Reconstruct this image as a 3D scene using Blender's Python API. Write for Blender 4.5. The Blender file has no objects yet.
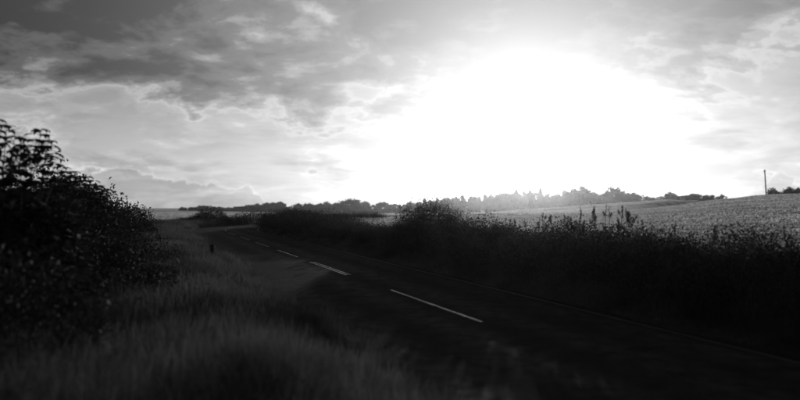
import bpy, math, random
import numpy as np
from mathutils import Vector

sc = bpy.context.scene
R = math.radians

# ------------------------------------------------------------------ camera
F = 628.0                       # focal length in photo pixels (800 wide)
EYE = 2.05                      # eye height above the road
HORIZ = 205.0                   # photo row of the horizon
cam = bpy.data.cameras.new('camera'); camo = bpy.data.objects.new('camera', cam)
sc.collection.objects.link(camo); sc.camera = camo
cam.sensor_width = 36.0; cam.lens = 36.0 * F / 800.0
cam.clip_start = 0.1; cam.clip_end = 6000
camo.location = (0, 0, EYE)
camo.rotation_euler = (R(90) + math.atan((HORIZ - 200) / F), 0, 0)
cam.dof.use_dof = True; cam.dof.focus_distance = 26.0; cam.dof.aperture_fstop = 0.52

# ------------------------------------------------------------------ sky (black and white film: everything neutral)
SUN_AZ = math.atan((523 - 400) / F)                      # to the right of the view axis
SUN_EL = R(6.4)
SUN = Vector((math.sin(SUN_AZ) * math.cos(SUN_EL), math.cos(SUN_AZ) * math.cos(SUN_EL), math.sin(SUN_EL)))
w = bpy.data.worlds.new('World'); sc.world = w; w.use_nodes = True
nt = w.node_tree; nt.nodes.clear()
def N(tree, kind, **kw):
    n = tree.nodes.new(kind)
    for k, v in kw.items(): setattr(n, k, v)
    return n
def link(tree, a, b): tree.links.new(a, b)
class G:
    """tiny maths front end for a node tree"""
    def __init__(s, tree): s.t = tree
    def put(s, sock, v):
        if isinstance(v, (int, float)): sock.default_value = v
        elif isinstance(v, (tuple, list)): sock.default_value = v
        else: s.t.links.new(v, sock)
    def m(s, op, a, b=0.0, c=0.0, clamp=False):
        n = s.t.nodes.new('ShaderNodeMath'); n.operation = op; n.use_clamp = clamp
        s.put(n.inputs[0], a); s.put(n.inputs[1], b); s.put(n.inputs[2], c); return n.outputs[0]
    def v(s, op, a, b=(0, 0, 0)):
        n = s.t.nodes.new('ShaderNodeVectorMath'); n.operation = op
        s.put(n.inputs[0], a); s.put(n.inputs[1], b)
        return n.outputs['Value'] if op in ('DOT_PRODUCT', 'LENGTH') else n.outputs[0]
    def xyz(s, a):
        n = s.t.nodes.new('ShaderNodeSeparateXYZ'); s.put(n.inputs[0], a); return n.outputs
    def vec(s, x, y, z):
        n = s.t.nodes.new('ShaderNodeCombineXYZ')
        for i, q in enumerate((x, y, z)): s.put(n.inputs[i], q)
        return n.outputs[0]
    def noise(s, vec, scale, detail=6, rough=0.55, dist=0.0, lac=2.0):
        n = s.t.nodes.new('ShaderNodeTexNoise'); s.put(n.inputs['Vector'], vec)
        n.inputs['Scale'].default_value = scale; n.inputs['Detail'].default_value = detail
        n.inputs['Roughness'].default_value = rough; n.inputs['Distortion'].default_value = dist
        n.inputs['Lacunarity'].default_value = lac
        return n.outputs[0]
    def ss(s, x, a, b, lo=0.0, hi=1.0):
        n = s.t.nodes.new('ShaderNodeMapRange'); n.interpolation_type = 'SMOOTHSTEP'
        s.put(n.inputs[0], x); n.inputs[1].default_value = a; n.inputs[2].default_value = b
        n.inputs[3].default_value = lo; n.inputs[4].default_value = hi; return n.outputs[0]
    def ramp(s, x, stops):
        n = s.t.nodes.new('ShaderNodeValToRGB'); s.put(n.inputs[0], x); cr = n.color_ramp
        cr.interpolation = 'EASE'
        while len(cr.elements) < len(stops): cr.elements.new(0.5)
        for e, (p, c) in zip(cr.elements, stops): e.position = p; e.color = (c, c, c, 1)
        return n.outputs[0]

g = G(nt)
sky = N(nt, 'ShaderNodeTexSky'); sky.sky_type = 'NISHITA'; sky.sun_disc = False
sky.sun_elevation = SUN_EL; sky.sun_rotation = SUN_AZ     # 0 = +Y, clockwise
sky.air_density = 1.0; sky.dust_density = 2.5; sky.ozone_density = 1.0
bw = N(nt, 'ShaderNodeRGBToBW'); link(nt, sky.outputs[0], bw.inputs[0])
tc = N(nt, 'ShaderNodeTexCoord'); D = tc.outputs['Generated']
dx, dy, dz = g.xyz(D)
el = g.m('MAXIMUM', dz, 0.0)
cosang = g.m('MAXIMUM', g.v('DOT_PRODUCT', D, tuple(SUN)), 0.0)
# milky air round the sun, the same light the thin cloud scatters
aure = g.m('ADD', g.m('ADD', g.m('MULTIPLY', g.m('POWER', cosang, 130.0), 2.6), g.m('MULTIPLY', g.m('POWER', cosang, 36.0), 1.5)), g.m('MULTIPLY', g.m('POWER', cosang, 8.0), 2.7))
base = g.m('ADD', g.m('MULTIPLY', bw.outputs[0], 0.10), aure)
base = g.m('ADD', base, g.m('ADD', 1.9, g.ss(el, 0.20, 0.0, 0.0, 2.0)))      # paler towards the horizon
CLOUD = (-1.248, -1.9164, 4.014)
# cloud deck: direction projected on a plane overhead
inv = g.m('DIVIDE', 1.0, g.m('ADD', el, 0.34))
P = g.vec(g.m('MULTIPLY', dx, inv), g.m('MULTIPLY', dy, inv), 0.0)
n1 = g.noise(g.v('ADD', P, CLOUD), 3.1, 10, 0.60, 0.3)
n2 = g.noise(g.v('MULTIPLY', P, (0.8, 1.3, 1.0)), 8.0, 8, 0.58, 0.3)
deck = g.ss(el, 0.07, 0.27)                                # the deck thickens towards overhead
dens = g.m('ADD', g.m('SUBTRACT', g.m('ADD', g.m('MULTIPLY', n1, 0.98), g.m('MULTIPLY', n2, 0.42)), 0.20), g.m('MULTIPLY', g.m('SUBTRACT', deck, 0.5), 0.33))
T1 = g.ramp(dens, [(0.30, 0.86), (0.40, 1.02), (0.455, 1.30), (0.505, 0.80), (0.58, 0.38), (0.70, 0.15)])
# bank of low cumulus near the horizon with lit tops
az = g.m('ARCTAN2', dx, dy)
Q = g.vec(g.m('MULTIPLY', az, 5.0), g.m('MULTIPLY', el, 26.0), 4.3)
n3 = g.noise(Q, 1.0, 8, 0.58, 0.3)
topn = g.m('ADD', g.noise(g.vec(g.m('MULTIPLY', az, 4.0), 7.7, 0.0), 1.0, 3, 0.5), g.m('MULTIPLY', g.m('SUBTRACT', g.noise(g.vec(g.m('MULTIPLY', az, 22.0), g.m('MULTIPLY', el, 30.0), 2.0), 1.0, 5, 0.55, 0.6), 0.5), 0.28))
toph = g.m('MULTIPLY', g.m('SUBTRACT', topn, 0.38), 0.24)
gap = g.m('SUBTRACT', toph, el)
body = g.m('MULTIPLY', g.ss(gap, 0.0, 0.006), g.m('SUBTRACT', 1.0, g.m('POWER', cosang, 7.0)))
rim = g.m('MULTIPLY', body, g.ss(gap, 0.010, 0.0))
T2 = g.m('ADD', g.m('SUBTRACT', 1.0, g.m('MULTIPLY', body, 0.30)), g.m('MULTIPLY', rim, 0.85))
T3 = g.ramp(n3, [(0.35, 0.93), (0.52, 1.10), (0.70, 0.82)])
low = g.ss(el, 0.17, 0.10)
T23 = g.m('ADD', 1.0, g.m('MULTIPLY', g.m('SUBTRACT', g.m('MULTIPLY', T2, T3), 1.0), low))
thin = g.m('MULTIPLY', g.m('POWER', cosang, 8.0), 0.76)           # light pours through the cloud close to the sun
T1 = g.m('ADD', g.m('MULTIPLY', T1, g.m('SUBTRACT', 1.0, thin)), g.m('MULTIPLY', thin, 1.12))
L = g.m('MULTIPLY', g.m('MULTIPLY', base, T1), T23)
bg = N(nt, 'ShaderNodeBackground'); bg.inputs[1].default_value = 0.12
out = N(nt, 'ShaderNodeOutputWorld')
link(nt, L, bg.inputs[0]); link(nt, bg.outputs[0], out.inputs[0])

# ------------------------------------------------------------------ sun and exposure
sl = bpy.data.lights.new('sun', 'SUN'); sl.energy = 2.7; sl.angle = R(0.53); sl.color = (1, 1, 1)
so = bpy.data.objects.new('sun', sl); sc.collection.objects.link(so)
so.rotation_euler = (-SUN).to_track_quat('-Z', 'Y').to_euler()
sc.view_settings.view_transform = 'Standard'; sc.view_settings.look = 'None'
sc.view_settings.exposure = 0.0; sc.view_settings.gamma = 1.0; sc.view_settings.use_curve_mapping = False
sc.cycles.max_bounces = 6; sc.cycles.transparent_max_bounces = 8; sc.cycles.volume_bounces = 0
sc.cycles.use_denoising = True

# ------------------------------------------------------------------ helpers
rng = np.random.default_rng(11)
random.seed(5)
C = sc.collection
def mat(name, colour=0.1, rough=0.6, spec=0.3, trans=0.0, vary=0.0, scale=3.0, bump=0.0, bscale=40.0, build=None):
    m = bpy.data.materials.new(name); m.use_nodes = True; t = m.node_tree; t.nodes.clear(); q = G(t)
    o = N(t, 'ShaderNodeOutputMaterial'); p = N(t, 'ShaderNodeBsdfPrincipled')
    p.inputs['Roughness'].default_value = rough; p.inputs['Specular IOR Level'].default_value = spec
    tco = N(t, 'ShaderNodeTexCoord').outputs['Object']
    col = None
    if build: col = build(q, t, tco, p)
    elif vary:
        n = q.noise(tco, scale, 5, 0.6)
        col = q.m('MULTIPLY', q.ss(n, 0.3, 0.7, 1 - vary, 1 + vary), colour)
    if col is None: p.inputs['Base Color'].default_value = (colour, colour, colour, 1)
    else: q.put(p.inputs['Base Color'], col)
    if bump:
        b = N(t, 'ShaderNodeBump'); b.inputs['Strength'].default_value = bump; b.inputs['Distance'].default_value = 0.02
        q.put(b.inputs['Height'], q.noise(tco, bscale, 4, 0.6)); q.put(p.inputs['Normal'], b.outputs[0])
    if trans:
        tr = N(t, 'ShaderNodeBsdfTranslucent')
        if col is None: tr.inputs[0].default_value = (colour, colour, colour, 1)
        else: q.put(tr.inputs[0], col)
        mx = N(t, 'ShaderNodeMixShader'); mx.inputs[0].default_value = trans
        link(t, p.outputs[0], mx.inputs[1]); link(t, tr.outputs[0], mx.inputs[2]); link(t, mx.outputs[0], o.inputs[0])
    else: link(t, p.outputs[0], o.inputs[0])
    return m

def ground_col(q, t, tco, p):
    a = N(t, 'ShaderNodeAttribute'); a.attribute_name = 'field'
    n = q.noise(tco, 0.6, 6, 0.6)
    verge = q.ss(n, 0.3, 0.7, 0.035, 0.075)
    st = q.noise(q.v('MULTIPLY', tco, (0.05, 0.30, 1.0)), 1.0, 6, 0.6, 0.4)
    fine = q.noise(q.v('MULTIPLY', tco, (0.5, 2.0, 1.0)), 1.0, 6, 0.65)
    f = q.m('MULTIPLY', q.ss(st, 0.32, 0.66, 0.26, 0.50), q.ss(fine, 0.3, 0.7, 0.85, 1.12))
    return q.m('ADD', q.m('MULTIPLY', a.outputs['Fac'], f), q.m('MULTIPLY', q.m('SUBTRACT', 1.0, a.outputs['Fac']), verge))
def crop_col(q, t, tco, p):
    st = q.noise(q.v('MULTIPLY', tco, (0.045, 0.32, 1.0)), 1.0, 6, 0.62, 0.5)
    weedy = q.noise(q.v('MULTIPLY', tco, (0.03, 0.16, 1.0)), 1.0, 4, 0.6, 0.3)
    return q.m('MULTIPLY', q.ss(st, 0.30, 0.66, 0.34, 0.62), q.ss(weedy, 0.57, 0.68, 1.0, 0.35))
RN0 = (math.cos(math.atan(250 / F)), math.sin(math.atan(250 / F)))
def asphalt_col(q, t, tco, p):
    big = q.noise(tco, 0.35, 5, 0.6); mid = q.noise(tco, 3.0, 6, 0.65); fine = q.noise(tco, 90.0, 3, 0.7)
    c = q.m('MULTIPLY', q.ss(big, 0.3, 0.7, 0.028, 0.044), q.ss(mid, 0.25, 0.75, 0.8, 1.2))
    c = q.m('MULTIPLY', c, q.ss(fine, 0.3, 0.7, 0.7, 1.35))
    off = q.m('SUBTRACT', q.v('DOT_PRODUCT', tco, (float(RN0[0]), float(RN0[1]), 0.0)), 5.33)   # tyre-polished tracks
    trk = q.m('MULTIPLY', q.m('ADD', q.m('COSINE', q.m('MULTIPLY', q.m('SUBTRACT', q.m('ABSOLUTE', off), 0.68), 4.6)), 1.0), 0.5)
    trk = q.m('MULTIPLY', trk, q.ss(mid, 0.25, 0.65))
    q.put(p.inputs['Roughness'], q.m('SUBTRACT', q.ss(big, 0.3, 0.7, 0.85, 0.95), q.m('MULTIPLY', trk, 0.22)))
    vo = N(t, 'ShaderNodeTexVoronoi'); vo.feature = 'DISTANCE_TO_EDGE'; vo.inputs['Scale'].default_value = 0.55
    q.put(vo.inputs['Vector'], q.v('ADD', tco, q.v('MULTIPLY', q.vec(mid, big, 0.0), (0.9, 0.9, 0.0))))
    crack = q.m('MULTIPLY', q.ss(vo.outputs['Distance'], 0.012, 0.0), q.ss(big, 0.45, 0.6))
    c = q.m('MULTIPLY', q.m('MULTIPLY', c, q.m('ADD', 0.85, q.m('MULTIPLY', trk, 0.3))), q.m('SUBTRACT', 1.0, q.m('MULTIPLY', crack, 0.6)))
    b = N(t, 'ShaderNodeBump'); b.inputs['Strength'].default_value = 0.3; b.inputs['Distance'].default_value = 0.004
    q.put(b.inputs['Height'], q.m('ADD', fine, q.m('MULTIPLY', mid, 2.0))); q.put(p.inputs['Normal'], b.outputs[0])
    return c
def paint_col(q, t, tco, p, lo=0.76, hi=0.90, amt=0.40):
    a = q.noise(tco, 2.6, 7, 0.75); b = q.noise(tco, 55.0, 4, 0.7)
    return q.m('ADD', 0.05, q.m('MULTIPLY', q.ss(q.m('ADD', a, q.m('MULTIPLY', b, 0.5)), lo, hi), amt))
def worn_col(q, t, tco, p): return paint_col(q, t, tco, p, 0.74, 1.05, 0.08)
M = dict(
    ground=mat('ground_turf', rough=0.95, spec=0.05, bump=1.0, bscale=3.0, build=ground_col),
    asphalt=mat('worn_asphalt', rough=0.7, spec=0.006, build=asphalt_col),
    paint=mat('road_paint', rough=0.38, spec=0.5, build=paint_col),
    worn_paint=mat('worn_road_paint', rough=0.6, spec=0.2, build=worn_col),
    grass=mat('verge_grass', 0.10, 0.85, 0.02, trans=0.35, vary=0.45, scale=0.9),
    rough_grass=mat('seeding_grass', 0.085, 0.85, 0.03, trans=0.4, vary=0.45, scale=0.8),
    crop=mat('ripe_crop', 0.36, 0.6, 0.3, trans=0.6, build=crop_col),
    leaf=mat('hedge_leaf', 0.036, 0.8, 0.10, trans=0.12, vary=0.4, scale=2.5),
    bramble=mat('bramble_leaf', 0.038, 0.75, 0.1, trans=0.15, vary=0.4, scale=2.0),
    crown=mat('tree_foliage', 0.045, 0.7, 0.15, trans=0.2, vary=0.4, scale=3.0),
    bark=mat('bark', 0.07, 0.9, 0.1, vary=0.4, scale=9.0, bump=0.6),
    weed=mat('dry_weed', 0.10, 0.7, 0.2, trans=0.3, vary=0.3, scale=14.0),
    wood=mat('weathered_wood', 0.06, 0.85, 0.15, vary=0.45, scale=7.0, bump=0.6),
    pole=mat('tarred_pole', 0.07, 0.85, 0.2, vary=0.3, scale=2.0),
    porcelain=mat('glazed_insulator', 0.25, 0.3, 0.5),
)
def mesh(name, verts, faces, m, smooth=False):
    """verts (n,3); faces (k,c) array or list of lists"""
    me = bpy.data.meshes.new(name)
    verts = np.asarray(verts, dtype=np.float32)
    if isinstance(faces, np.ndarray):
        k, c = faces.shape
        me.vertices.add(len(verts)); me.vertices.foreach_set('co', verts.ravel())
        me.loops.add(k * c); me.loops.foreach_set('vertex_index', faces.astype(np.int32).ravel())
        me.polygons.add(k); me.polygons.foreach_set('loop_start', np.arange(0, k * c, c, dtype=np.int32))
        me.polygons.foreach_set('loop_total', np.full(k, c, dtype=np.int32))
        me.update(calc_edges=True); me.validate()
    else: me.from_pydata(verts.tolist(), [], faces); me.update()
    me.materials.append(m)
    if smooth: me.polygons.foreach_set('use_smooth', np.ones(len(me.polygons), dtype=bool))
    return me
def link_obj(name, me, parent=None, loc=None):
    o = bpy.data.objects.new(name, me); C.objects.link(o)
    if parent: o.parent = parent
    if loc is not None: o.location = loc
    return o
def tag(o, label, cat, group=None):
    o['label'] = label; o['category'] = cat
    if group: o['group'] = group
    return o
def thing(name, label, cat, loc, group=None, rz=0.0):
    o = link_obj(name, None, None, loc); o.rotation_euler[2] = rz; o.empty_display_size = 0.2
    return tag(o, label, cat, group)

class MB:
    """collects triangles/quads of tubes and solids for one mesh"""
    def __init__(s): s.v = []; s.f = []
    def tube(s, pts, radii, n=6, cap=True):
        b = len(s.v); pts = [Vector(p) for p in pts]
        for i, p in enumerate(pts):
            t = (pts[min(i + 1, len(pts) - 1)] - pts[max(i - 1, 0)]).normalized()
            x = t.orthogonal().normalized() if i == 0 else (x - t * x.dot(t)).normalized()
            y = t.cross(x)
            for k in range(n):
                a = 2 * math.pi * k / n
                s.v.append(p + (x * math.cos(a) + y * math.sin(a)) * radii[i])
        for i in range(len(pts) - 1):
            for k in range(n):
                s.f.append([b + i * n + k, b + i * n + (k + 1) % n, b + (i + 1) * n + (k + 1) % n, b + (i + 1) * n + k])
        if cap: s.f.append([b + k for k in range(n)][::-1]); s.f.append([b + (len(pts) - 1) * n + k for k in range(n)])
    def mesh(s, name, m, smooth=True): return mesh(name, [tuple(p) for p in s.v], s.f, m, smooth)

def unit(v): return v / np.maximum(np.linalg.norm(v, axis=1, keepdims=True), 1e-6)
def leaf_arrays(P, size, axis, nrm, wid=0.55, fold=0.18):
    """folded pointed leaves: P base points, axis growth direction, nrm upper side"""
    axis = unit(axis); side = unit(np.cross(nrm, axis)); up = np.cross(axis, side); s = size[:, None]
    base = P; tip = P + axis * s - up * s * 0.12
    mid = P + axis * s * 0.48
    l = mid + side * s * wid * 0.5 + up * s * fold; r = mid - side * s * wid * 0.5 + up * s * fold
    V = np.stack([base, l, tip, r], 1).reshape(-1, 3); i = np.arange(len(P))[:, None] * 4
    Fc = np.concatenate([i + np.array([[0, 2, 1]]), i + np.array([[0, 3, 2]])], 0)
    return V, Fc
PAL = np.array([(0, 0, 0), (.30, -.06, -.04), (.62, .02, -.10), (.38, .24, 0), (.66, .52, -.10), (.30, .50, .0), (.20, .68, .02), (0, 1.0, -.22),
                (-.20, .68, .02), (-.30, .50, 0), (-.66, .52, -.10), (-.38, .24, 0), (-.62, .02, -.10), (-.30, -.06, -.04)], float)
def palmate_arrays(P, size, axis, nrm):
    """lobed leaves drooping from the stalk"""
    axis = unit(axis); side = unit(np.cross(nrm, axis)); up = np.cross(axis, side)
    k = len(PAL)
    V = P[:, None, :] + size[:, None, None] * (PAL[None, :, 0:1] * side[:, None, :] + PAL[None, :, 1:2] * axis[:, None, :] + PAL[None, :, 2:3] * up[:, None, :])
    i = np.arange(len(P))[:, None] * k
    Fc = np.concatenate([i + np.array([[0, q, q + 1]]) for q in range(1, k - 1)], 0)
    return V.reshape(-1, 3), Fc
def blades(P, h, wdt, lean, az, bend=0.5):
    """grass blades: two base, two mid, one tip vertex"""
    d = np.stack([np.cos(az), np.sin(az), np.zeros_like(az)], 1); s = np.stack([-np.sin(az), np.cos(az), np.zeros_like(az)], 1)
    z = np.array([[0, 0, 1.0]])
    h = h[:, None]; wdt = wdt[:, None]; lean = lean[:, None]
    mid = P + z * h * 0.55 + d * lean * h * 0.30; tip = P + z * h * (1 - 0.25 * lean) + d * lean * h * (0.30 + bend)
    V = np.stack([P - s * wdt * .5, P + s * wdt * .5, mid + s * wdt * .42, mid - s * wdt * .42, tip], 1).reshape(-1, 3)
    i = np.arange(len(P))[:, None] * 5
    Fc = np.concatenate([i + np.array([[0, 1, 2]]), i + np.array([[0, 2, 3]]), i + np.array([[3, 2, 4]])], 0)
    return V, Fc
def join(parts):
    V = []; Fs = []; b = 0
    for v, f in parts: V.append(v); Fs.append(f + b); b += len(v)
    return np.concatenate(V), np.concatenate(Fs)

# ------------------------------------------------------------------ lie of the land
PSI = math.atan(250 / F)                                    # the road runs to the left of the view axis
RD = np.array([-math.sin(PSI), math.cos(PSI)]); RN = np.array([math.cos(PSI), math.sin(PSI)])
A0 = 5.33                                                   # road centre line, metres right of the camera
HALF = 2.85; S_BEND = 47.0; R_BEND = 42.0; ARC = R(62)
def sa(s, a): return RD * s + RN * a
def road_point(s, q):
    """point at distance s along the centre line, q metres to its right"""
    if s <= S_BEND: return sa(s, A0 + q)
    c = sa(S_BEND, A0 + R_BEND); th = min((s - S_BEND) / R_BEND, ARC)
    rad = -RN * math.cos(th) + RD * math.sin(th); p = c + rad * (R_BEND - q)
    ex = s - S_BEND - th * R_BEND
    if ex > 0: p = p + (RN * math.sin(th) + RD * math.cos(th)) * ex
    return p
def road_q(x, y):
    """signed distance to the right of the centre line, vectorised"""
    s = x * RD[0] + y * RD[1]; a = x * RN[0] + y * RN[1]
    q1 = a - A0
    cs, ca = S_BEND, A0 + R_BEND
    ds, da = s - cs, a - ca
    th = np.arctan2(ds, -da); rr = np.hypot(ds, da)
    q2 = R_BEND - rr
    e = np.array([math.cos(ARC), math.sin(ARC)])            # end tangent in (s, a)
    es, ea = cs + math.sin(ARC) * R_BEND, ca - math.cos(ARC) * R_BEND
    q3 = (a - ea) * e[0] - (s - es) * e[1]
    return np.where(s <= cs, q1, np.where((th >= 0) & (th <= ARC) & (rr > 4), q2, q3))
def smooth(x, a, b):
    t = np.clip((x - a) / (b - a), 0, 1); return t * t * (3 - 2 * t)
CX = np.array([-900, 0, 180, 290, 340, 420, 470, 500, 560, 610, 670, 720, 765, 800, 1000, 1800.])
CV = np.array([5, 5, 5.8, 7.8, 8.2, 8.3, 8.0, 6.0, 2.0, -1.5, -5.5, -9.0, -10.2, -11, -11, -8.])      # crest row below the horizon
CR = np.array([520, 520, 520, 500, 470, 430, 410, 400, 370, 340, 290, 245, 220, 210, 210, 210.])
def hill(x, y):
    r = np.hypot(x, y); az = np.arctan2(x, y)
    px = 400 + F * np.tan(np.clip(az, -1.2, 1.2))
    v = np.interp(px, CX, CV); rc = np.interp(px, CX, CR)
    zc = EYE - v / F * rc * np.cos(np.clip(az, -1.2, 1.2))
    zc = np.where(np.abs(az) > 1.2, 1.0, zc)
    t = np.clip((r - 18) / (rc - 18), 0, 1)
    up = 0.25 + (zc - 0.25) * (t * 0.75 + 0.25 * t * t * (3 - 2 * t))
    far = np.maximum(r - rc, 0)
    return up - 3.0 * (1 - np.exp(-far * 0.012 / 3.0)) + 0.12 * np.sin(x * 0.09 + 1) * np.sin(y * 0.07) * smooth(r, 30, 120)
def gz(x, y):
    x = np.asarray(x, float); y = np.asarray(y, float)
    q = road_q(x, y); aq = np.abs(q)
    bank = np.where(q < 0, 0.36 * smooth(-q, 2.9, 4.4), 0.42 * smooth(q, 3.0, 4.8) - 0.17 * smooth(q, 6.0, 9.0))
    z = -0.07 + bank + 0.07 * smooth(aq, 2.85, 3.3)
    b = smooth(aq, 6.0, 26.0)
    return z * (1 - b) + hill(x, y) * b + 0.03 * np.sin(x * 1.7) * np.sin(y * 1.3 + 1) * smooth(aq, 3.3, 4.5)
def G1(x, y): return float(gz(x, y))
def at(px, depth):
    """ground point under photo column px at the given depth"""
    x = (px - 400) / F * depth; return x, depth
def row(px, depth, v):
    """height seen at photo row v, at that depth"""
    return EYE + (HORIZ - v) / F * depth

azs = np.concatenate([np.arange(-42, 42, 0.4), np.arange(42, 318, 3.0)]) * math.pi / 180
rs = np.concatenate([[0.4], np.geomspace(1.0, 1500, 190)])
AZ, RR = np.meshgrid(azs, rs); X = RR * np.sin(AZ); Y = RR * np.cos(AZ)
Z = gz(X, Y)
na, nr = len(azs), len(rs)
V = np.stack([X, Y, Z], 2).reshape(-1, 3)
i, j = np.meshgrid(np.arange(nr - 1), np.arange(na), indexing='ij'); j2 = (j + 1) % na
Fq = np.stack([i * na + j, i * na + j2, (i + 1) * na + j2, (i + 1) * na + j], 2).reshape(-1, 4)[:, ::-1]
V = np.vstack([V, [[0, 0, G1(0, 0)]]])
gme = mesh('ground', V, Fq, M['ground'], True)
qv = road_q(V[:, 0], V[:, 1])
fld = np.where(qv > 0, smooth(qv, 6.2, 7.2), smooth(-qv, 16, 18))
at_ = gme.attributes.new('field', 'FLOAT', 'POINT'); at_.data.foreach_set('value', fld.astype(np.float32))
link_obj('ground', gme)['kind'] = 'structure'

# ------------------------------------------------------------------ road
ss = np.concatenate([np.arange(-40, S_BEND, 1.0), np.arange(S_BEND, 130, 0.8)]); qs = np.linspace(-HALF, HALF, 13)
rv = []; rf = []
for a_, s in enumerate(ss):
    for b_, q in enumerate(qs):
        e = (0.06 * math.sin(s * 2.1) + 0.05 * math.sin(s * 5.3)) * (abs(q) > 2.8) * (1 if q > 0 else -1)
        p = road_point(s, q + e); rv.append((p[0], p[1], 0.05 * (1 - (q / HALF) ** 2) - 0.02))
    rv.append((*road_point(s, HALF + .08), -0.12)); rv.append((*road_point(s, -HALF - .08), -0.12))
k = len(qs) + 2
for a_ in range(len(ss) - 1):
    for b_ in range(len(qs) - 1):
        rf.append([a_ * k + b_, a_ * k + b_ + 1, (a_ + 1) * k + b_ + 1, (a_ + 1) * k + b_])
    n_ = len(qs); rf.append([a_ * k + n_ - 1, a_ * k + n_, (a_ + 1) * k + n_, (a_ + 1) * k + n_ - 1]); rf.append([a_ * k + n_ + 1, a_ * k, (a_ + 1) * k, (a_ + 1) * k + n_ + 1])
road = link_obj('road', mesh('road', rv, rf, M['asphalt'], True)); road['kind'] = 'structure'
def strip(name, s0, s1, lanes, step=0.5, jit=0.006, m='paint'):
    v = []; f = []
    for q0, q1 in lanes:
        ns = max(2, int((s1 - s0) / step)); b = len(v)
        for i_ in range(ns + 1):
            s = s0 + (s1 - s0) * i_ / ns
            for q in (q0, q1):
                qq = q + random.uniform(-jit, jit); p = road_point(s, qq); v.append((p[0], p[1], 0.05 * (1 - (qq / HALF) ** 2) - 0.02 + 0.004))
        for i_ in range(ns): f.append([b + 2 * i_, b + 2 * i_ + 1, b + 2 * i_ + 3, b + 2 * i_ + 2])
    return link_obj(name, mesh(name, v, f, M[m]), road)
def s_of(row_, col):                                          # along-road distance of a point on the road
    z = F * (EYE - 0.03) / (row_ - HORIZ); return (z * RD[1] + (col - 400) / F * z * RD[0])
marks = [(s_of(250, 276), s_of(257, 297)), (s_of(262, 309), s_of(275, 346)), (s_of(290, 388), s_of(322, 478))]
for i_, (b_, a_) in enumerate(marks):
    strip('centre_line_dash', a_, b_, [(-.03, .03)] if i_ != 1 else [(-.085, -.04), (.04, .08)], 0.14, 0.013)
s = marks[2][1 - 1 + 1]
for kk in range(2, 5): strip('centre_line_dash', s - kk * 6.3, s - kk * 6.3 + 4.0, [(-.05, .05)], m='worn_paint')
for kk in range(1, 8): strip('centre_line_dash', marks[0][0] + 2.3 + (kk - 1) * 6.3, marks[0][0] + 6.3 + (kk - 1) * 6.3, [(-.05, .05)], m='worn_paint')
strip('edge_line', -30, 120, [(2.50, 2.57)], 0.6, 0.012, 'worn_paint')

# ------------------------------------------------------------------ plants: builders
def vol_points(n, seed, lump=0.3, flat=1.0, top=1.0):
    """clump centres in the upper part of a lumpy ball of radius 1, base at z=0, height 1"""
    r = np.random.default_rng(seed)
    d = unit(r.normal(size=(n, 3))); d[:, 2] = np.abs(d[:, 2]) * 1.0
    ph = r.uniform(0, 6.28, 6); k = r.uniform(1.5, 4.5, (6, 3))
    l = sum(np.sin((d * k[i_]).sum(1) * 2 + ph[i_]) for i_ in range(6)) / 6
    rad = (0.55 + 0.45 * r.random(n) ** 0.45) * (1 + lump * l)
    return d * rad[:, None]
def shrub(name, label, px, depth, width, height, seed, m, n_cl=90, per=45, leaf=0.07, group=None, xy=None, deep=None, spray=0.12, nstem=14):
    r = np.random.default_rng(seed)
    x, y = xy if xy is not None else at(px, depth)
    z = G1(x, y) - 0.03
    root = thing(name, label, 'shrub', (x, y, z), group)
    cl = vol_points(n_cl, seed); hw = width / 2; dp = deep if deep else hw * 0.9
    cl = cl * np.array([[hw, dp, height * 0.92]]); cl[:, 2] += 0.06 * height
    ns = int(n_cl * spray)                                     # upright sprays that break the outline
    if ns:
        idx = r.choice(n_cl, ns); cl[idx] *= np.array([[1.0, 1.0, 1.0]]) * r.uniform(1.04, 1.22, (ns, 1))
    cs = r.uniform(0.7, 1.3, n_cl) * 0.13 * (width * height * dp) ** (1 / 3)
    P = np.repeat(cl, per, 0) + np.clip(r.normal(size=(n_cl * per, 3)), -1.7, 1.7) * np.repeat(cs, per)[:, None] * np.array([[1, 1, 0.75]])
    P[:, 2] = np.maximum(P[:, 2], 0.03 * r.random(len(P)))
    axis = unit(P - np.array([[0, 0, height * 0.3]])) * 0.7 + r.normal(size=P.shape) * 0.7; axis[:, 2] -= 0.15
    nrm = r.normal(size=P.shape) * 0.7 + np.array([[0, 0, 1.0]])
    Vv, Ff = leaf_arrays(P, leaf * r.uniform(0.6, 1.35, len(P)), axis, nrm)
    link_obj('foliage', mesh('foliage', Vv, Ff, m), root)
    b = MB()
    for c in cl[r.choice(n_cl, min(nstem, n_cl), replace=False)]:
        q = r.uniform(-0.12, 0.12, 2) * width; mid = np.array([q[0] + c[0] * .35, q[1] + c[1] * .35, c[2] * .55])
        b.tube([(q[0], q[1], -.05), mid, c], [0.014 * height, 0.010 * height, 0.004], 5)
    link_obj('stems', b.mesh('stems', M['bark']), root)
    return root

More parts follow.
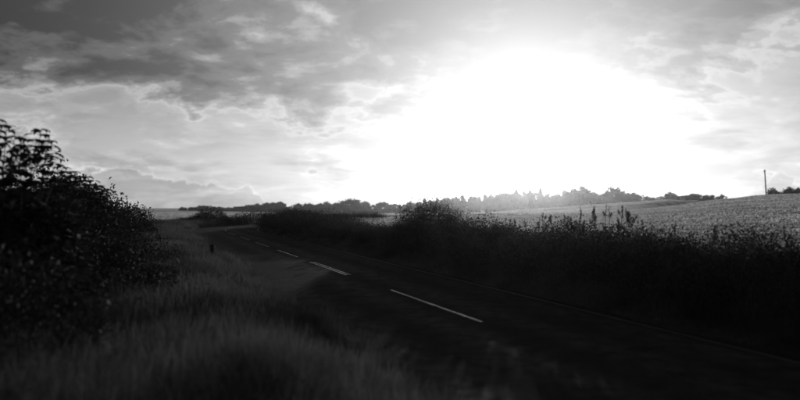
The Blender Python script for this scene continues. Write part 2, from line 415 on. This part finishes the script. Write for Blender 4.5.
def sycamore(name, label, xy, width, height, seed, tips, group=None):
    """shrub with tiers of drooping lobed leaves on upright shoots; tips: explicit shoot ends (world)"""
    r = np.random.default_rng(seed); x, y = xy; z = G1(x, y) - 0.03
    root = thing(name, label, 'shrub', (x, y, z), group)
    ends = [np.array(t) - np.array([x, y, z]) for t in tips]
    for c in vol_points(150, seed, 0.25) * np.array([[width / 2, width / 2, height * .86]]): ends.append(c)
    b = MB(); P = []; S = []; A = []
    for e in ends:
        q = r.uniform(-0.1, 0.1, 2) * width; start = np.array([q[0], q[1], 0.0])
        mid = start * .4 + e * .5 + np.array([0, 0, -0.05 * height]); mid[:2] *= 0.85
        b.tube([start, mid, e * .85 + mid * .15, e], [.016, .010, .006, .003], 5)
        sh = unit((e - mid)[None])[0]
        ln = np.linalg.norm(e - mid)
        for tier, back in enumerate((0.0, 0.08, 0.17, 0.27, 0.38, 0.50, 0.63)):
            if back > ln * .95: continue
            c = e - sh * back; nn = 4 if tier == 0 else 3; a0 = r.uniform(0, 6.28)
            for kk in range(nn):
                an = a0 + kk * 2 * math.pi / nn + r.uniform(-.3, .3)
                pet = np.array([math.cos(an), math.sin(an), 0.25]); st = 0.05 + 0.035 * tier * r.random() + 0.02
                tip = c + pet * st; b.tube([c, tip], [.0022, .0016], 3, False)
                P.append(tip); S.append(r.uniform(.09, .16) * (0.8 if tier == 0 else 1)); A.append(pet * np.array([1, 1, 0]) + np.array([0, 0, -r.uniform(.15, .75)]))
    P = np.array(P); S = np.array(S); A = np.array(A)
    nrm = np.array([[0, 0, 1.0]]) + 0.6 * A * np.array([[1, 1, 0]]) + r.normal(size=P.shape) * .15
    Vv, Ff = palmate_arrays(P, S, A, nrm)
    # small inner leaves fill the body
    n_in = 6500; ip = vol_points(n_in, seed + 1, 0.25) * np.array([[width / 2, width / 2, height * .82]]) * r.uniform(.55, 1, (n_in, 1))
    v2, f2 = palmate_arrays(ip, r.uniform(.07, .14, n_in), unit(ip) + r.normal(size=ip.shape) * .6 - np.array([[0, 0, .3]]), r.normal(size=ip.shape) * .5 + np.array([[0, 0, 1.0]]))
    Vv, Ff = join([(Vv, Ff), (v2, f2)])
    link_obj('foliage', mesh('foliage', Vv, Ff, M['leaf']), root)
    link_obj('stems', b.mesh('stems', M['bark']), root)
    return root

# ------------------------------------------------------------------ far trees
def crown_mesh(kind, seed):
    r = np.random.default_rng(seed)
    if kind == 'conifer':
        n = 1500; t = r.random(n) ** 0.9; an = r.uniform(0, 6.28, n)
        lp_ = r.uniform(0, 6.28, 4); rad = np.sqrt(np.clip(1 - t, 0, 1)) * 0.42 * (0.75 + 0.25 * np.sin(t * 9 + lp_[0] + 2 * np.sin(an + lp_[1])) + .2 * np.sin(3 * an + t * 5 + lp_[2])) * r.uniform(.4, 1.1, n)
        P = np.stack([np.cos(an) * rad, np.sin(an) * rad, 0.10 + t * 0.90], 1)
        ax = np.stack([np.cos(an), np.sin(an), np.full(n, -.25)], 1); size = 0.10 + 0.10 * (1 - t)
        nr_ = np.array([[0, 0, 1.0]]) + r.normal(size=(n, 3)) * .4
    else:
        ncl = 60 if kind == 'broad' else 44; per = 48
        d = unit(r.normal(size=(ncl, 3))); ph = r.uniform(0, 6.28, 4); k = r.uniform(1, 3, (4, 3))
        l = sum(np.sin((d * k[q]).sum(1) * 2 + ph[q]) for q in range(4)) / 4
        rad = (0.45 + 0.5 * r.random(ncl) ** .5) * (1 + .22 * l)
        c = d * rad[:, None] * np.array([[.44, .44, .46 if kind == 'broad' else .52]]) + np.array([[0, 0, .52 if kind == 'broad' else .46]])
        P = np.repeat(c, per, 0) + r.normal(size=(ncl * per, 3)) * .062
        P[:, 2] = np.clip(P[:, 2], 0.02, 1.04); lowp = r.random(len(P)) < .16; P[lowp, 2] = r.uniform(0, .28, lowp.sum())
        ax = P - np.array([[0, 0, .45]]) + r.normal(size=P.shape) * .35; nr_ = r.normal(size=P.shape) + np.array([[0, 0, .8]])
        size = r.uniform(.07, .13, len(P))
    Vv, Ff = leaf_arrays(P, np.asarray(size), ax, nr_, .7); return mesh(kind + '_crown', Vv, Ff, M['crown'])
def trunk_mesh(kind, seed):
    r = random.Random(seed); b = MB()
    b.tube([(0, 0, -.06), (.006, 0, .12), (-.005, .006, .35), (.004, 0, .62 if kind != 'conifer' else .96)], [.034, .026, .02, .006], 7)
    if kind != 'conifer':
        for q in range(6):
            an = q * 1.05 + r.uniform(-.3, .3); z0 = .2 + .05 * q; ln = r.uniform(.2, .32)
            b.tube([(0, 0, z0), (math.cos(an) * ln * .5, math.sin(an) * ln * .5, z0 + .1), (math.cos(an) * ln, math.sin(an) * ln, z0 + .26)], [.014, .009, .003], 5)
    return b.mesh(kind + '_trunk', M['bark'])
KINDS = {'broad': [(crown_mesh('broad', 20 + q), trunk_mesh('broad', q)) for q in range(4)],
         'bush': [(crown_mesh('bush', 40 + q), trunk_mesh('bush', q)) for q in range(3)],
         'conifer': [(crown_mesh('conifer', 60 + q), trunk_mesh('conifer', q)) for q in range(4)]}
ORD = ['first', 'second', 'third', 'fourth', 'fifth', 'sixth', 'seventh', 'eighth', 'ninth', 'tenth', 'eleventh', 'twelfth', 'thirteenth', 'fourteenth',
       'fifteenth', 'sixteenth', 'seventeenth', 'eighteenth', 'nineteenth', 'twentieth']
def far_tree(px, top, wpx, depth, kind, label, group, seed):
    x, y = at(px, depth); z = G1(x, y); h = (row(px, depth, top + (1.3 if kind == 'conifer' else 0)) - z) * 1.05; wpx *= 1.3 if kind == 'conifer' else 1.0; wd = wpx / F * depth
    nm = {'broad': 'broadleaf_tree', 'bush': 'hedgerow_bush', 'conifer': 'conifer_tree'}[kind]
    root = thing(nm, label, 'tree' if kind != 'bush' else 'bush', (x, y, z), group)
    cm, tm = KINDS[kind][seed % len(KINDS[kind])]
    rz = (seed * 2.399) % 6.28
    for n_, me in (('crown', cm), ('trunk', tm)):
        o = link_obj(n_, me, root); o.rotation_euler[2] = rz
        o.scale = (wd, wd, h) if n_ == 'crown' else (min(wd, h), min(wd, h), h)
    return root
GRP = [
 ('trees along the far field edge at left', 'left of the road bend',  640, [(183, 207.3, 8, 'bush'), (193, 207, 9, 'bush'), (203, 205.8, 12, 'broad'), (211, 206.4, 9, 'bush'), (219, 207.2, 11, 'broad'), (229, 207.6, 12, 'bush'),
   (239, 206.6, 12, 'broad'), (248, 205.6, 12, 'broad'), (257, 204.6, 13, 'broad'), (266, 203.6, 13, 'broad'), (274, 202.9, 12, 'broad'), (281, 202.8, 10, 'broad')]),
 ('trees beyond the middle field', 'beyond the middle field', 560, [(291, 206.5, 10, 'bush'), (299, 204.4, 12, 'broad'), (309, 203.8, 13, 'broad'), (319, 204.6, 12, 'broad'), (326, 203.0, 13, 'broad'), (335, 204.0, 12, 'broad'),
   (350, 199.8, 23, 'broad'), (366, 202.6, 9, 'broad'), (372, 205, 9, 'bush'), (384, 203.2, 17, 'broad'), (395, 204.4, 13, 'broad'), (404, 205, 11, 'bush'), (410, 202.4, 10, 'broad')]),
 ('dark wood of pointed trees left of the sun', 'in the pointed wood left of the sun', 460, [(418, 203, 10, 'broad'), (424.5, 197.8, 6, 'conifer'), (430, 199.2, 7, 'conifer'), (438, 200.2, 13, 'broad'), (447, 199.0, 12, 'broad'), (453, 197.3, 7, 'conifer'),
   (459, 197.6, 13, 'broad'), (463, 194.6, 6, 'conifer'), (471, 195.6, 7, 'conifer'), (475, 197, 14, 'broad'), (485, 193.8, 6, 'conifer')]),
 ('hazy wood under the sun', 'in the hazy wood under the sun', 430, [(492, 196, 16, 'broad'), (502, 194.4, 17, 'broad'), (512, 193.6, 15, 'broad'), (516, 188.8, 6, 'conifer'), (523, 193.2, 16, 'broad'), (530, 189.5, 6, 'conifer'), (536, 192.5, 14, 'broad'),
   (540.5, 187.4, 6, 'conifer'), (549, 195, 14, 'broad'), (557, 195.4, 13, 'broad'), (564, 189.6, 6, 'conifer')]),
 ('trees on the rising field edge', 'on the rising field edge right of the sun', 395, [(570, 192, 15, 'broad'), (581, 188.6, 20, 'broad'), (594, 193.4, 15, 'broad'), (603, 194.6, 8, 'broad'), (613, 189.0, 17, 'broad'), (624, 192.8, 12, 'broad'), (633, 194.0, 13, 'broad'),
   (643, 195.8, 11, 'bush'), (651, 197.2, 9, 'bush'), (660, 196.6, 10, 'bush'), (671, 193.3, 13, 'broad')]),
 ('low bushes along the skyline left of the pole', 'on the skyline left of the pole', 300, [(682, 195.6, 11, 'bush'), (693, 194.3, 13, 'broad'), (702, 195.4, 9, 'bush'), (709, 194.9, 10, 'bush'), (721, 195.2, 10, 'bush')]),
 ('round bushes on the skyline right of the pole', 'on the skyline right of the pole', 246, [(773.5, 190, 11.5, 'broad'), (790, 188.8, 14, 'broad'), (799, 189.2, 10, 'broad'), (809, 188, 14, 'broad')]),
]
LOOK = {'broad': 'rounded tree', 'bush': 'low bush', 'conifer': 'narrow pointed tree'}
sd = 0
for gname, place, depth, lst in GRP:
    cnt = {}
    tot = {k_: sum(1 for t in lst if t[3] == k_) for k_ in LOOK}
    for (px, top, wp, kd) in lst:
        n_ = cnt.get(kd, 0); cnt[kd] = n_ + 1; sd += 1
        lab = f'{LOOK[kd]} {place}, {ORD[n_]} from left' if tot[kd] > 1 else f'the only {LOOK[kd]} {place}'
        dd = depth * (1 + 0.04 * math.sin(sd * 1.9))
        far_tree(px, top, wp * 1.12, dd, kd, lab, gname, sd)
# trees that stand just past the frame so that a step aside still meets a hedged field
# ------------------------------------------------------------------ electricity pole on the skyline
x, y = at(766.6, 209.0); z = G1(x, y); H = row(766, 209, 170) - z
pole = thing('electricity_pole', 'thin dark leaning wooden pole standing alone on the field skyline', 'pole', (x, y, z)); pole.rotation_euler[1] = R(-3.4)
b = MB(); b.tube([(0, 0, -.6), (0, 0, H * .5), (0, 0, H)], [.24, .20, .16], 10); link_obj('shaft', b.mesh('shaft', M['pole']), pole)
b = MB(); dv = Vector((0.25, 1.0, 0)).normalized()
b.tube([tuple(dv * -1.0 + Vector((0, 0, H - .45))), tuple(dv * 1.0 + Vector((0, 0, H - .45)))], [.09, .09], 4); link_obj('crossarm', b.mesh('crossarm', M['pole'], False), pole)
for q in (-.9, 0.0, .9):
    b = MB(); zb = H - .37 if q else H
    b.tube([tuple(dv * q + Vector((0, 0, zb + h_))) for h_ in (-.02, .1, .12, .2, .22, .32)], [.04, .04, .10, .10, .07, .05], 8); link_obj('insulator', b.mesh('insulator', M['porcelain']), pole)

# ------------------------------------------------------------------ marker post on the verge
x, y = at(212, 22.0); z = G1(x, y)
b = MB(); wv = .07; hp = .62
prof = [(-.2, wv), (.0, wv), (hp - .05, wv * .97), (hp - .012, wv * .90), (hp, wv * .7)]
for zz, ww in prof:
    for cx_, cy_ in ((-1, -.85), (-.85, -1), (.85, -1), (1, -.85), (1, .85), (.85, 1), (-.85, 1), (-1, .85)): b.v.append(Vector((cx_ * ww + .02 * zz, cy_ * ww, zz + (.012 * cx_ if zz > .5 else 0))))
for q in range(len(prof) - 1):
    for k_ in range(8): b.f.append([q * 8 + k_, q * 8 + (k_ + 1) % 8, q * 8 + 8 + (k_ + 1) % 8, q * 8 + 8 + k_])
b.f.append([32 + k_ for k_ in range(8)])
post = tag(link_obj('marker_post', b.mesh('marker_post', M['wood'], False), None, (x, y, z)), 'short dark wooden marker post standing in the left verge grass', 'post')
post.rotation_euler = (R(2), R(-2), PSI)

# ------------------------------------------------------------------ left hedge
def lp(s, a): p = sa(s, a); return (p[0], p[1])
def pt(px, v, depth): return ((px - 400) / F * depth, depth, row(px, depth, v))
LH = 'hedge shrubs along the left verge'
sycamore('sycamore_shrub', 'tall lobed-leaf shrub at left edge with shoots standing against the sky', lp(10.4, -1.9), 2.7, 2.75, 3,
         [pt(6, 126, 9.2), pt(-6, 120, 9.3), pt(41, 130, 9.4), pt(36, 141, 9.3), pt(24, 140, 9.1), pt(48, 141, 9.5), pt(52, 154, 9.4), pt(14, 137, 9.2), pt(30, 150, 9.3), pt(62, 168, 9.6), pt(20, 155, 9.2), pt(-14, 132, 9.1), pt(75, 177, 9.7), pt(68, 172, 9.8)], LH)
sycamore('sycamore_shrub', 'second lobed-leaf shrub along the left hedge, stepping down from the tallest', lp(13.4, -2.0), 2.6, 2.45, 8,
         [pt(92, 181, 12.2), pt(84, 177, 12.0), pt(99, 186, 12.4), pt(72, 172, 12.0), pt(106, 190, 12.5)], LH)
shrub('hawthorn_shrub', 'third shrub along the left hedge with tips against pale cloud', 0, 0, 3.2, 2.35, 9, M['leaf'], 190, 70, .10, LH, lp(17.2, -2.3))
shrub('hawthorn_shrub', 'fourth shrub along the left hedge, below the end of the leafy skyline', 0, 0, 3.4, 2.15, 10, M['leaf'], 170, 60, .10, LH, lp(21.2, -2.5))
shrub('hawthorn_shrub', 'small dark rounded shrub topping the hedge just left of the field', 0, 0, 3.4, 2.0, 12, M['leaf'], 150, 55, .11, LH, lp(26, -2.5))
shrub('hawthorn_shrub', 'sixth shrub along the left hedge, beside the marker post', 0, 0, 4.0, 1.75, 13, M['leaf'], 150, 50, .11, LH, lp(31, -2.2))
shrub('hawthorn_shrub', 'last low shrub of the left hedge before the road bends', 0, 0, 4.5, 1.6, 14, M['leaf'], 130, 50, .12, LH, lp(37, -1.9))
shrub('bramble_bush', 'low bramble mound at foot of the tallest shrub, bottom left', 0, 0, 2.2, 1.15, 15, M['leaf'], 110, 50, .06, LH, lp(7.6, -1.5))
shrub('bramble_bush', 'low bramble mound in front of the second hedge shrub', 0, 0, 2.2, 1.1, 16, M['leaf'], 100, 50, .065, LH, lp(11.8, -.75))
shrub('bramble_bush', 'bramble mound at foot of the third and fourth hedge shrubs', 0, 0, 3.0, 1.1, 17, M['leaf'], 110, 45, .07, LH, lp(17.5, -.9))
FH = 'low bushes across the road bend'
shrub('field_edge_bush', 'low dark bush on the outer side of the bend, left one of two', 203, 66, 2.6, .95, 31, M['bramble'], 60, 30, .13, FH)
shrub('field_edge_bush', 'low dark bush on the outer side of the bend, right one of two', 213, 67, 3.0, 1.15, 32, M['bramble'], 60, 30, .13, FH)
shrub('field_edge_bush', 'dark broad bush right of the bend, in front of the far wood', 256, 70, 4.2, 1.3, 34, M['bramble'], 80, 34, .13, FH)
shrub('field_edge_bush', 'dark bush where the road disappears round the bend', 236, 64, 3.2, 1.15, 33, M['bramble'], 60, 30, .13, FH)

# ------------------------------------------------------------------ right hedge bank
RH = 'bushes on the bank right of the road'
def rp(s, q): p = road_point(s, q); return (float(p[0]), float(p[1]))
spec = [
 (63, 5.2, 5.0, 3.0, .95, 'last bush of the right bank, added beyond the bend to shade it'),  # added bush, shades the sunlit tarmac of the bend
 (57, 5.0, 5.0, 3.0, .95, 'bush added inside the bend to shade it, next to the farthest bush of the bank'),  # along, offset, width, depth, height, label; this bush too is added shade
 (51, 4.9, 5.0, 3.0, .92, 'farthest bush of the right bank, at the inside of the bend'),
 (44, 4.7, 5.5, 3.0, .98, 'second farthest broad bush on the right bank near the bend'),
 (37.5, 4.6, 5.0, 2.6, .98, 'broad dark bush on the right bank, left of the pale grass gap'),
 (27.4, 4.8, 2.8, 1.8, .55, 'scrubby low bush left of the big feathery bush and its flank'),
 (31.5, 4.6, 4.2, 2.0, .6, 'low scrub below the pale field gap in the right bank'),
 (16.5, 4.6, 3.2, 2.0, 1.0, 'low bramble mound right of the big feathery bush'),
 (13.4, 4.5, 3.0, 1.9, 1.05, 'bramble mound on the right bank under the sun'),
 (10.6, 4.6, 2.8, 1.8, 1.1, 'bramble mound below the tall seeding weeds on the right bank'),
 (18.8, 5.1, 2.8, 1.7, 1.05, 'low mound added to close a sun gap, close right of the big feathery bush'),  # mound added where sun between two bushes reached the tarmac
 (14.9, 5.8, 2.8, 1.6, 1.0, 'added sun-blocking mound at the field edge behind the two brambles below the sun'),  # second row, added to fill gaps the low sun came through
 (12.0, 5.8, 2.8, 1.6, 1.0, 'added sun-blocking mound at the field edge behind the tall weeds'),  # added behind the first row so sun streaks stay off the road
 (9.3, 5.8, 2.6, 1.6, 1.0, 'added sun-blocking mound at the field edge, right of the thick weed clump'),  # extra mound, put in to keep low sun off the road
 (6.8, 5.8, 2.6, 1.6, 1.0, 'added sun-blocking mound at the field edge behind the near right brambles'),  # another added blocker for sun slipping between the near brambles
 (8.0, 4.6, 2.8, 1.8, 1.08, 'bramble mound on the right bank, right of the tall weeds'),
 (5.6, 4.7, 2.6, 1.8, 1.05, 'dark bramble mound below the pole, near right'),
 (3.3, 4.8, 2.6, 1.8, 1.05, 'dark bramble mound at right edge of the picture'),
 (1.0, 4.8, 2.6, 1.8, 1.05, 'dark bramble mound cut off by the right edge'),
]
for q, (s, off, wd, dp, hh, lab) in enumerate(spec):
    shrub('bramble_bush', lab, 0, 0, wd, hh, 70 + q, M['bramble'], 130, 60, .042 + .0014 * s, RH, rp(s, off), wd * .5, .10, 8)
shrub('hedge_bush', 'big feathery dark bush on right bank, tallest right of road', 0, 0, 2.7, 1.56, 90, M['bramble'], 200, 95, .065, RH, rp(21.6, 4.7), 1.15, .22, 26)
shrub('hedge_bush', 'smaller flank of bush leaning on the big feathery bush from left', 0, 0, 2.2, 1.05, 91, M['bramble'], 130, 70, .065, RH, rp(24.2, 4.8), 1.1, .15, 14)

# ------------------------------------------------------------------ grass
def scatter(n, smin, smax, qmin, qmax, power=1.0):
    u = rng.random(n); s = smin * (smax / smin) ** u if power else smin + (smax - smin) * u
    q = rng.uniform(qmin, qmax, n)
    pts = np.array([road_point(a_, b_) for a_, b_ in zip(s, q)]); return pts, s, q
def grass(name, label, n, smin, smax, qmin, qmax, hf, wf, m, lean=(.2, .9), edge=None):
    pts, s, q = scatter(n, smin, smax, qmin, qmax)
    rr = np.hypot(pts[:, 0], pts[:, 1])
    pn = np.sin(pts[:, 0] * 2.3 + 1) * np.sin(pts[:, 1] * 1.9) * .5 + np.sin(pts[:, 0] * .9) * np.sin(pts[:, 1] * .7 + 2) * .5
    h = hf(s, q, n) * (1 + .28 * pn); tall = rng.random(n) < .03; h[tall & (h > .1)] *= 1.35
    P3 = np.column_stack([pts, gz(pts[:, 0], pts[:, 1]) - .02])
    if edge is not None:                                        # tall tufts leaning over the tarmac edge
        m_ = n // 5; cs_ = np.geomspace(5, 60, 170) + rng.uniform(-.3, .3, 170); ck = rng.integers(0, 170, m_)
        es = cs_[ck] + rng.normal(size=m_) * (.10 + cs_[ck] * .008); eq = edge - .30 + .22 * np.sin(cs_[ck] * 7.1) + rng.normal(size=m_) * .12
        pe = np.array([road_point(a_, b_) for a_, b_ in zip(es, eq)]); P3 = np.vstack([P3, np.column_stack([pe, gz(pe[:, 0], pe[:, 1]) - .02])])
        h = np.concatenate([h, (.24 + .20 * np.sin(cs_[ck] * 3.3) ** 2) * rng.uniform(.5, 1.35, m_)]); rr = np.concatenate([rr, np.hypot(pe[:, 0], pe[:, 1])])
    keep = rr > 1.2
    P3 = P3[keep]; h = h[keep]; rr = rr[keep]; n2 = len(P3)
    Vv, Ff = blades(P3, h, wf * (0.6 + rr / 14.0), rng.uniform(*lean, n2), rng.uniform(0, 6.28, n2))
    o = link_obj(name, mesh(name, Vv, Ff, m)); o['kind'] = 'stuff'; o['label'] = label; o['category'] = 'grass'; return o
grass('verge_grass', 'long unmown grass covering the left verge beside the road', 130000, 4.0, 75, -8.0, -2.55,
      lambda s, q, n: np.where(-q < 2.72 + .08 * np.sin(s * 1.1) + .07 * np.sin(s * 2.7 + 1), .02, (.22 + .10 * smooth(-q, 2.8, 3.5)) * (1 + .35 * np.sin(s * .9 + 2) * np.sin(s * .37))) * rng.uniform(.5, 1.5, n), .006, M['grass'], edge=-2.62)
grass('bank_grass', 'rough tall grass covering the bank right of the road', 130000, 1.0, 90, 2.9, 6.6,
      lambda s, q, n: (.12 + .58 * smooth(q, 3.0, 4.4)) * (1 - .35 * smooth(s, 24.5, 27) * smooth(-s, -35, -32)) * rng.uniform(.5, 1.5, n), .006, M['rough_grass'])
# broad-leaved weeds growing through the verge
n = 230; pts, s_, q_ = scatter(n, 11.0, 40, -8.0, -3.1); ok_ = ~((s_ > 13) & (s_ < 25) & (q_ > -4.6)); pts = pts[ok_]; n = len(pts)
per = 16; base_ = np.repeat(np.column_stack([pts, gz(pts[:, 0], pts[:, 1])]), per, 0); sz = np.repeat(rng.uniform(.5, 1.3, n), per)
P_ = base_ + np.column_stack([rng.normal(size=(n * per, 2)) * .07 * sz[:, None], rng.uniform(.02, .26, n * per) * sz])
ax_ = (P_ - base_) * np.array([[1, 1, .2]]) + rng.normal(size=P_.shape) * .05
v1 = leaf_arrays(P_, rng.uniform(.06, .15, n * per) * sz, ax_, rng.normal(size=P_.shape) * .3 + [[0, 0, 1.0]], .5)
o = link_obj('verge_weeds', mesh('verge_weeds', *v1, M['grass'])); o['kind'] = 'stuff'; o['label'] = 'low broad-leaved weeds scattered through the left verge grass'; o['category'] = 'weeds'
# ripe field behind the bank: tufts, sparser and broader with distance
n = 420000
az_ = rng.uniform(-.70, .70, n); r_ = 11 * (330 / 11) ** rng.random(n)
fx, fy = r_ * np.sin(az_), r_ * np.cos(az_); qq = road_q(fx, fy)
keep = (qq > 6.4) | ((qq < -19) & (r_ > 60))
fx, fy, r_ = fx[keep], fy[keep], r_[keep]; n = len(fx)
pat = np.sin(fx * .21 + np.sin(fy * .13) * 2) * np.sin(fy * .30 + 1.3)
Vv, Ff = blades(np.column_stack([fx, fy, gz(fx, fy) - .02]), (.20 + .06 * pat) * rng.uniform(.6, 1.3, n), .016 * (1 + r_ / 8.0), rng.uniform(.7, 1.9, n), rng.uniform(0, 6.28, n))
o = link_obj('field_crop', mesh('field_crop', Vv, Ff, M['crop'])); o['kind'] = 'stuff'; o['label'] = 'pale ripe crop covering the rising field behind the bank'; o['category'] = 'crop'

# ------------------------------------------------------------------ tall weeds
def weed_proto(seed):
    """upright leafy weed: stem, feathery seed heads on short side shoots, leaves up the stem"""
    r = random.Random(seed); parts = []; nr2 = np.random.default_rng(seed)
    top = Vector((r.uniform(-.12, .12), r.uniform(-.12, .12), .97)); b = MB()
    cv = lambda t: Vector((top.x * t * t, top.y * t * t, top.z * t))
    b.tube([tuple(cv(t)) for t in (-.05, .3, .6, .85, 1.0)], [.010, .009, .007, .004, .002], 6)
    ends = [(cv(.86), cv(1.0) + Vector((0, 0, .03)))]
    for q in range(r.randint(4, 7)):
        z0 = r.uniform(.52, .9); an = r.uniform(0, 6.28); ln = r.uniform(.05, .15) * (1.25 - z0 * .6); s0 = cv(z0)
        e = s0 + Vector((math.cos(an) * ln, math.sin(an) * ln, r.uniform(.07, .17))); b.tube([tuple(s0), tuple(s0.lerp(e, .6) + Vector((0, 0, -.015))), tuple(e)], [.004, .003, .002], 4); ends.append((s0.lerp(e, .45), e))
    parts.append(('stem', b.mesh('stem', M['weed'])))
    for lo_, hi_ in ends:
        b = MB(); b.tube([tuple(lo_), tuple(hi_)], [.0035, .002], 4); n_ = 26; fl = []
        for q in range(n_): fl.append(np.array(lo_.lerp(hi_, r.random())))
        fl = np.array(fl); ax = nr2.normal(size=fl.shape) * .7 + [[0, 0, .9]]
        vv, ff = leaf_arrays(fl, nr2.uniform(.018, .045, n_), ax, nr2.normal(size=fl.shape), .5)
        b0 = len(b.v); b.v += [Vector(p) for p in vv]; b.f += (ff + b0).tolist(); parts.append(('seed_head', b.mesh('seed_head', M['weed'], False)))
    for q in range(9):
        z0 = .10 + .075 * q; an = q * 2.4 + r.uniform(-.4, .4); c = cv(z0); ln = .17 * (1.1 - z0)
        vv, ff = leaf_arrays(np.array([list(c)]), np.array([ln + .05]), np.array([[math.cos(an), math.sin(an), r.uniform(-.2, .5)]]), np.array([[0, 0, 1.0]]), .34)
        parts.append(('leaf', mesh('leaf', vv, ff, M['weed'])))
    return parts
PROTO = [weed_proto(3 + q) for q in range(6)]
WG = 'tall seeding weeds on the right bank'
def weed(px, top, depth, label, seed):
    x, y = at(px, depth); z = G1(x, y); h = max(.5, row(px, depth, top) - z)
    root = thing('seeding_weed', label, 'weed', (x, y, z), WG, seed * 1.7)
    for n_, me in PROTO[(seed * 5 + seed // 3) % 6]:
        o = link_obj(n_, me, root); o.scale = (min(h, 1.2), min(h, 1.2), h)
    return root
def hedge_depth(px, q=4.7):                                    # depth of the bank line at a photo column
    return F * (A0 + q) / (math.cos(PSI) * (px - 150.0))
wl = [(468, 221, 4.9), (481, 226.5, 4.7), (492, 225, 5.0), (506, 222, 5.1), (514, 219, 4.7), (527, 219, 5.0), (538, 218, 4.5), (546, 214, 4.8), (552, 216, 4.6), (566, 216, 5.1),
      (576, 210, 4.7), (582, 207, 5.0), (589, 206, 4.6), (596, 206.5, 5.0), (603, 205.5, 4.6), (610, 207, 4.9), (617, 207.5, 4.6), (625, 211, 5.0), (634, 217, 4.7), (649, 223, 5.0), (672, 221, 4.9), (679, 226, 4.6), (711, 226, 5.0), (757, 228, 4.6), (765, 231, 5.1), (793, 232, 4.7)]
def wname(i_, px):
    if px < 500: return f'thin seeding weed just right of the big feathery bush, {ORD[i_]} from left'
    if px < 560: return f'seeding weed on the bank straight below the sun, {ORD[i_ - 3]} from left'
    if px < 630: return f'tall weed in the thick clump right of the sun, {ORD[i_ - 9]} from left'
    return f'seeding weed between the thick clump and right edge, {ORD[i_ - 18]} from left'
for i_, (px, top, q) in enumerate(wl): weed(px, top, hedge_depth(px, q), wname(i_, px), i_)

# ------------------------------------------------------------------ air
hz = mesh('haze', [(x_, y_, z_) for x_ in (-1560, 1560) for y_ in (-1560, 1560) for z_ in (-9.0, 24.0)],
          [[0, 1, 3, 2], [4, 6, 7, 5], [0, 4, 5, 1], [2, 3, 7, 6], [0, 2, 6, 4], [1, 5, 7, 3]], M['ground'])
hm = bpy.data.materials.new('hazy_air'); hm.use_nodes = True; t = hm.node_tree; t.nodes.clear()
pv = N(t, 'ShaderNodeVolumePrincipled'); ho = N(t, 'ShaderNodeOutputMaterial'); link(t, pv.outputs[0], ho.inputs['Volume'])
pv.inputs['Color'].default_value = (.95, .95, .95, 1); pv.inputs['Density'].default_value = 0.00010; pv.inputs['Anisotropy'].default_value = 0.90
hz.materials.clear(); hz.materials.append(hm)
o = link_obj('haze', hz); o['kind'] = 'stuff'; o['label'] = 'thin pale evening haze over the fields'; o['category'] = 'haze'
print('tris', sum(len(m_.polygons) for m_ in bpy.data.meshes))
